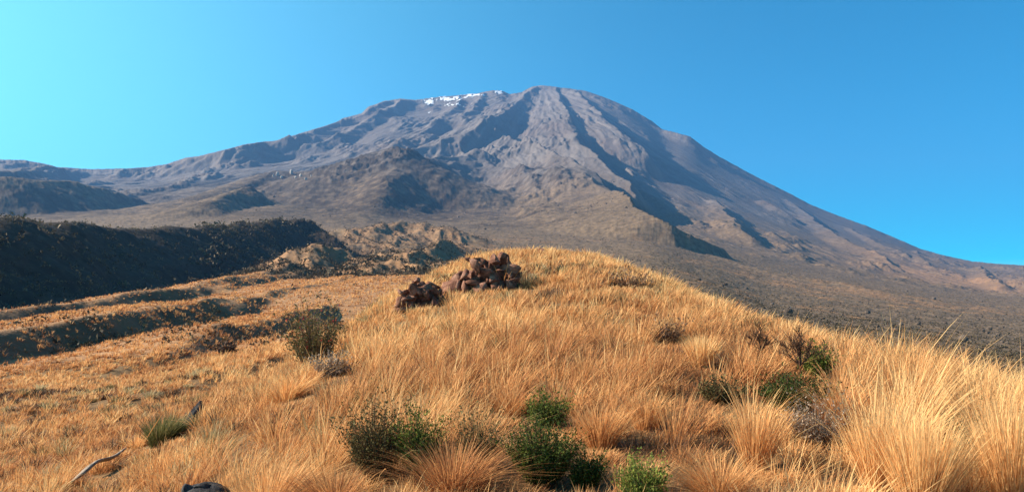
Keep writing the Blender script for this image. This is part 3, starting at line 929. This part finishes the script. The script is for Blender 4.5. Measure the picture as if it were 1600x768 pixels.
shrub('wide_top', 'wide dull shrub just under the right of the knoll top', M_BROWN, .75, 110, 4, .2)
shrub((355, 62, .9, 1.6), 'lone brown bush on the grassy bench in the left valley', M_BROWN, .3, 100, 8, .2)

# a dead bush: bare crooked branches
def dead_bush(px, Y, H, W, label):
    c = at(px, Y)
    V, Fq = [], []
    r_ = random.Random(5)
    def limb(p, d, L, rad, depth):
        seg = 4
        pts = [p]
        for s in range(seg):
            d = (d + Vector((r_.uniform(-.45, .45), r_.uniform(-.45, .45), r_.uniform(-.2, .35)))).normalized()
            p = p + d * (L / seg)
            pts.append(p)
            if depth < 3 and s >= 1:
                for _ in range(2 if depth < 2 else 1):
                    nd = (d + Vector((r_.uniform(-1.1, 1.1), r_.uniform(-1.1, 1.1), r_.uniform(-.5, .5)))).normalized()
                    limb(p, nd, L * r_.uniform(.45, .7), rad * .6, depth + 1)
        b = len(V)
        for i, q in enumerate(pts):
            rr = rad * (1 - .75 * i / seg)
            for k in range(4):
                a = math.pi / 2 * k
                V.append((q.x + rr * math.cos(a), q.y + rr * math.sin(a), q.z))
        for i in range(seg):
            for k in range(4):
                Fq.append((b + 4 * i + k, b + 4 * i + (k + 1) % 4, b + 4 * i + 4 + (k + 1) % 4, b + 4 * i + 4 + k))
    for k in range(6):
        a = k * 1.05 + r_.uniform(-.3, .3)
        limb(Vector((0, 0, .05)), Vector((math.cos(a) * .9, math.sin(a) * .6, .55)).normalized(), W * .5, .014, 0)
    limb(Vector((0, 0, .05)), Vector((-.1, 0, 1)), H * .9, .016, 0)
    o = mesh_np('dead_bush', np.array(V), [np.array(Fq)], M_BROWN, attrs={'tint': np.full(len(V), .3)})
    o.location = c + Vector((0, 0, .25))
    tag(o, label, 'dead bush')
dead_bush(1250, spot('dead')[1], spot('dead')[2] * .62, spot('dead')[3] * .62, 'leafless reddish dead bush with crooked bare branches')
dead_bush(1188, find_base(1188, 580), .26, .34, 'smaller bare reddish twigs left of the crooked dead bush')

# ------------------------------------------------------------------ rocks
import bmesh
def rock_verts(sub, seed, rough=.3, planes=11, lo=.42, hi=.9):
    """angular boulder: a ball cut by random planes, then roughened"""
    bm = bmesh.new()
    bmesh.ops.create_icosphere(bm, subdivisions=sub, radius=1)
    r_ = np.random.default_rng(seed)
    v = np.array([p.co[:] for p in bm.verts]); f = np.array([[q.index for q in p.verts] for p in bm.faces])
    bm.free()
    n = r_.normal(0, 1, (planes, 3)); n /= np.linalg.norm(n, axis=1)[:, None]
    d = r_.uniform(lo, hi, planes)
    for a, b in zip(n, d):
        s = v @ a
        v = v - np.outer(np.clip(s - b, 0, None), a)
    v *= (1 + rough * .45 * fbm(v[:, 0] * 2 + seed, v[:, 1] * 2 + v[:, 2] * 1.7, 4, .6, seed=230))[:, None]
    return v, f

def boulders(name, loc, lumps, mat, label, cat, sub=3, group=None):
    """one rock mass of fused angular lumps: (dx,dy,dz, sx,sy,sz)"""
    V, Fs, off = [], [], 0
    for i, (dx, dy, dz, sx, sy, sz) in enumerate(lumps):
        v, f = rock_verts(max(sub, 4) if i < 3 and len(lumps) > 12 else (2 if len(lumps) > 12 else sub), int(abs(loc[0]) * 7) + i * 3 + 1, .9 if i < 3 and len(lumps) > 12 else .15, 9, .42 if i < 3 or len(lumps) < 13 else .3, .9 if i < 3 or len(lumps) < 13 else .72)
        if i >= 3 and len(lumps) > 12: 
            q = np.linalg.qr(np.random.default_rng(i).normal(0, 1, (3, 3)))[0]     # splintered slabs lying every way
            v = (v * np.array([2.3, 1.5, .95])) @ q
        a = rnd.uniform(0, 6.28); ca, sa = math.cos(a), math.sin(a)
        v = np.c_[v[:, 0] * ca - v[:, 1] * sa, v[:, 0] * sa + v[:, 1] * ca, v[:, 2]] * np.array([sx, sy, sz]) + np.array([dx, dy, dz])
        V.append(v); Fs.append(f + off); off += len(v)
    o = mesh_np(name, np.concatenate(V), [np.concatenate(Fs)], mat)
    o.location = loc
    return tag(o, label, cat, group)

def lumps(n, W, D, H, s0, s1, seed, peak=0.0):
    """a crag: blocks heaped under a jagged outline"""
    r_ = random.Random(seed)
    out = [(peak * W * .6, D * .1, H * .25, W * .36, D * .4, H * .55), (peak * W * .3 - W * .2, 0, H * .1, W * .26, D * .4, H * .4), (W * .2, 0, H * .1, W * .28, D * .4, H * .42)]
    for _ in range(n):
        x = r_.uniform(-.5, .5); y = r_.uniform(-.5, .5)
        hh = H * max(.08, 1 - abs(2 * (x - peak)) ** 2.6) * r_.uniform(.62, 1.05)
        s = r_.uniform(s0, s1) * (1 - .3 * abs(2 * x))
        out.append((x * W, y * D, (hh - s * .5) * r_.random() ** .6, s, s * r_.uniform(.7, 1.2), s * r_.uniform(.7, 1.25)))
    return out
p, Y, H, W = spot('outcrop_s')
boulders('rock_outcrop', at(p, Y) + Vector((0, .3, -.2)), lumps(120, W, W * .6, H * 1.1, W * .04, W * .11, 3), M_ROCK, 'smaller pointed dark red rock outcrop at the left foot of the knoll', 'rock outcrop')
p, Y, H, W = spot('outcrop_l')
boulders('rock_outcrop', at(p, Y) + Vector((0, .5, -.3)), lumps(190, W, W * .5, H * 1.1, W * .03, W * .085, 4, .15), M_ROCK, 'larger craggy dark red rock outcrop under the knoll top', 'rock outcrop')
p, Y, H, W = spot('rock')
boulders('rock', at(p, Y) + Vector((0, 0, -.03)), [(0, 0, H * .3, W * .5, W * .42, H * .62), (-W * .26, .02, H * .55, W * .2, W * .2, H * .34), (W * .25, 0, H * .3, W * .3, W * .3, H * .5), (0, 0, H * .6, W * .22, W * .2, H * .35)], M_BLUEROCK, 'dark blue-black rounded rock at the bottom edge', 'rock', sub=4)
p, Y, H, W = spot('slab')
o = boulders('rock', at(p, Y) + Vector((0, 0, .05)), [(0, 0, H * .45, W * .3, W * .5, H * .75), (W * .1, 0, H * .7, W * .26, W * .4, H * .45)], M_BLUEROCK, 'dark grey tilted slab leaning beside the green rushes', 'rock', sub=4)
o.rotation_euler = (0, math.radians(24), 0)
p, Y, H, W = spot('stones')
boulders('rock', at(p, Y) + Vector((0, 0, .15)), lumps(16, W, W * .5, H * 1.3, W * .12, W * .22, 8), M_ROCK, 'reddish pile of stones on the right skyline of the grass', 'rock')
boulders('rock', at(845, 50) + Vector((0, 0, .2)), lumps(5, .5, .4, .45, .15, .25, 9), M_ROCK, 'small dark stone near the top of the knoll', 'rock')
boulders('rock', at(200, 9.2), lumps(4, .12, .12, .3, .06, .1, 10), M_BLUEROCK, 'small dark upright stone left of the green rushes', 'rock')

# weathered wood lying on the slope
def driftwood(px0, Y0, px1, Y1, label):
    a = at(px0, Y0) + Vector((0, 0, .14)); b = at(px1, Y1) + Vector((0, 0, .30))
    n = 14; V = []; Fq = []
    nrm = Vector((-.5, -.55, .67)).normalized()
    side = (b - a).normalized().cross(nrm).normalized()
    for i in range(n):
        t = i / (n - 1)
        p = a.lerp(b, t) + Vector((0, 0, .05 * math.sin(5 * t) - .02 * math.sin(11 * t)))
        w = .075 * (.25 + 1.3 * math.sin(math.pi * min(1, t * .9 + .08)) ** .8) * (1 + .25 * math.sin(9 * t))
        for k in range(6):
            an = 2 * math.pi * k / 6
            V.append(p + side * (w * math.cos(an)) + nrm * (w * .35 * math.sin(an)))
    for i in range(n - 1):
        for k in range(6):
            Fq.append((6 * i + k, 6 * i + (k + 1) % 6, 6 * i + 6 + (k + 1) % 6, 6 * i + 6 + k))
    V = np.array([v[:] for v in V])
    c = V.mean(0); c[2] = V[:, 2].min()
    o = mesh_np('driftwood', V - c, [np.array(Fq)], M_WOOD, smooth=True)
    o.location = c
    tag(o, label, 'dead wood')
driftwood(112, find_base(112, 765), 196, find_base(196, 722), 'pale weathered branch lying on the slope at lower left')

# pale boulders on the shoulder of the middle hill
for i, (px, py, s) in enumerate([(433, 274, 9), (440, 279, 6), (455, 272, 10), (462, 278, 6), (470, 276, 7), (478, 281, 6), (427, 276, 5), (486, 276, 5)]):
    Y = 2380 if px < 450 else 2400
    ys = np.linspace(1700, 2700, 300)
    zz = terrain((px - CX) / F * ys, ys)
    row = HY - F * (zz - EYE) / ys
    j = int(np.argmax(row <= py)) if np.any(row <= py) else 200
    Y = float(ys[j]); x = (px - CX) / F * Y
    boulders('boulder', Vector((x, Y, float(zz[j]))), [(0, 0, s * .3, s * .75, s * .6, s)], M_PALE, 'pale boulder in the cluster on the shoulder of the middle hill', 'boulder', sub=2, group='pale boulders on the shoulder of the middle hill')

# ------------------------------------------------------------------ scrub and stones on the far slopes
def lump_field(name, X, Y, size, mat, tint, hmul=.7, stone=False):
    """many small jagged clumps in one mesh"""
    bm = bmesh.new()
    bmesh.ops.create_icosphere(bm, subdivisions=1, radius=1)
    v0 = np.array([p.co[:] for p in bm.verts]); f0 = np.array([[q.index for q in p.verts] for p in bm.faces])
    bm.free()
    n = len(X)
    Z = terrain(X, Y)
    V = np.repeat(v0[None], n, 0) * (1 + rng.uniform(-.38, .38, (n, len(v0), 1)))
    V[:, :, 2] *= hmul
    V *= size[:, None, None]
    V += np.stack([X, Y, Z + size * hmul * .35], 1)[:, None, :]
    f = f0[None] + (np.arange(n) * len(v0))[:, None, None]
    o = mesh_np(name, V.reshape(-1, 3), [f.reshape(-1, 3)], mat, attrs={'tint': np.repeat(tint, len(v0))})
    return tag(o, kind='stuff')

def scruff_field(name, X, Y, size, mat, tint, per=11):
    """low bushes: each a ragged clump of leafy flakes"""
    n = len(X); i = np.repeat(np.arange(n), per)
    c = rng.normal(0, .36, (len(i), 3)); c[:, 2] = np.abs(c[:, 2]) * 1.0
    c = c * size[i][:, None] + np.stack([X, Y, terrain(X, Y)], 1)[i]
    d = rng.normal(0, 1, c.shape) + np.array([0, 0, .8]); d /= np.linalg.norm(d, axis=1)[:, None]
    t = np.cross(d, rng.normal(0, 1, c.shape)); t /= np.linalg.norm(t, axis=1)[:, None] + 1e-9
    L = (size[i] * rng.uniform(.25, .6, len(i)))[:, None]
    V = np.stack([c - t * L * .45, c + d * L * .5 + t * L * .35 * rng.uniform(.3, 1.4, (len(i), 1)), c + d * L, c + d * L * .4 - t * L * .5], 1)
    o = mesh_np(name, V.reshape(-1, 3), [np.arange(len(i) * 4).reshape(-1, 4)], mat, attrs={'tint': np.repeat(np.clip(tint[i] + rng.normal(0, .12, len(i)), 0, 1), 4)})
    return tag(o, kind='stuff')

def sel(n, y0, y1, p0, p1, f, power=1.0):
    ly = rng.uniform(math.log(y0), math.log(y1), n)
    Y = np.exp(ly); px = rng.uniform(p0, p1, n); X = (px - CX) / F * Y
    nf_ = fbm(X / 30, Y / 30, 4, .6, seed=190); nz_ = fbm(X / 260, Y / 260, 5, .6, seed=180)
    m = rng.random(n) < f(px, Y, nf_, nz_)
    return X[m], Y[m]
# brown apron to the right and behind the knoll
X1, Y1 = sel(80000, 110, 1900, 740, 1800, lambda px, Y, a, b: .5 + .8 * a)
# left lava ridge, dark
X2, Y2 = sel(26000, 120, 1000, -250, 540, lambda px, Y, a, b: np.clip(.35 + 1.3 * a, .05, 1))
d, v, s = ridge_field(X2, Y2, RIDGES[0][0])
m = (d < 44 + rng.normal(0, 6, len(d))) & (s > -25)
X2, Y2 = X2[m], Y2[m]
# middle hills
X3, Y3 = sel(50000, 480, 2600, 200, 980, lambda px, Y, a, b: np.clip(.3 + 1.2 * a + .5 * b, 0, 1))
# gullies of the left benches
X5, Y5 = sel(22000, 300, 1150, 330, 760, lambda px, Y, a, b: np.clip(.35 + 1.1 * a, 0, 1))
X3, Y3 = np.r_[X3, X5], np.r_[Y3, Y5]
X4, Y4 = sel(9000, 60, 420, -100, 640, lambda px, Y, a, b: np.clip(.05 + .9 * a, 0, 1) * (Y > 70))
X = np.concatenate([X1, X2, X3, X4]); Y = np.concatenate([Y1, Y2, Y3, Y4])
sz = np.clip(rng.lognormal(-.55, .4, len(X)), .25, 1.6) * (1 + .35 * sstep(600, 2000, Y))
sz[len(X1) + len(X2) + len(X3):] *= .8
sz[len(X1):len(X1) + len(X2)] *= 1.6
sz *= 1 + .9 * ((Y > 300) & (Y < 1200) & (X / Y > -.4) & (X / Y < -.03))
scruff_field('scrub', X, Y, sz * 1.15, M_SCRUB, np.clip(rng.normal(.45, .25, len(X)) + .22 * ((np.arange(len(X)) >= len(X1)) & (np.arange(len(X)) < len(X1) + len(X2))), 0, 1))
# loose stones
X1, Y1 = sel(5000, 300, 2200, 700, 1700, lambda px, Y, a, b: np.clip(.1 - .6 * a + .3 * b, 0, 1))
X2, Y2 = sel(6000, 1500, 2700, 280, 1000, lambda px, Y, a, b: np.clip(.1 + .6 * b, 0, 1))
X = np.concatenate([X1, X2]); Y = np.concatenate([Y1, Y2])
lump_field('rubble', X, Y, np.clip(rng.lognormal(-.4, .5, len(X)), .3, 2.4) * (1 + .4 * sstep(800, 2000, Y)), M_STONE, np.zeros(len(X)), .8)
print('built', len(bpy.data.objects), 'objects')
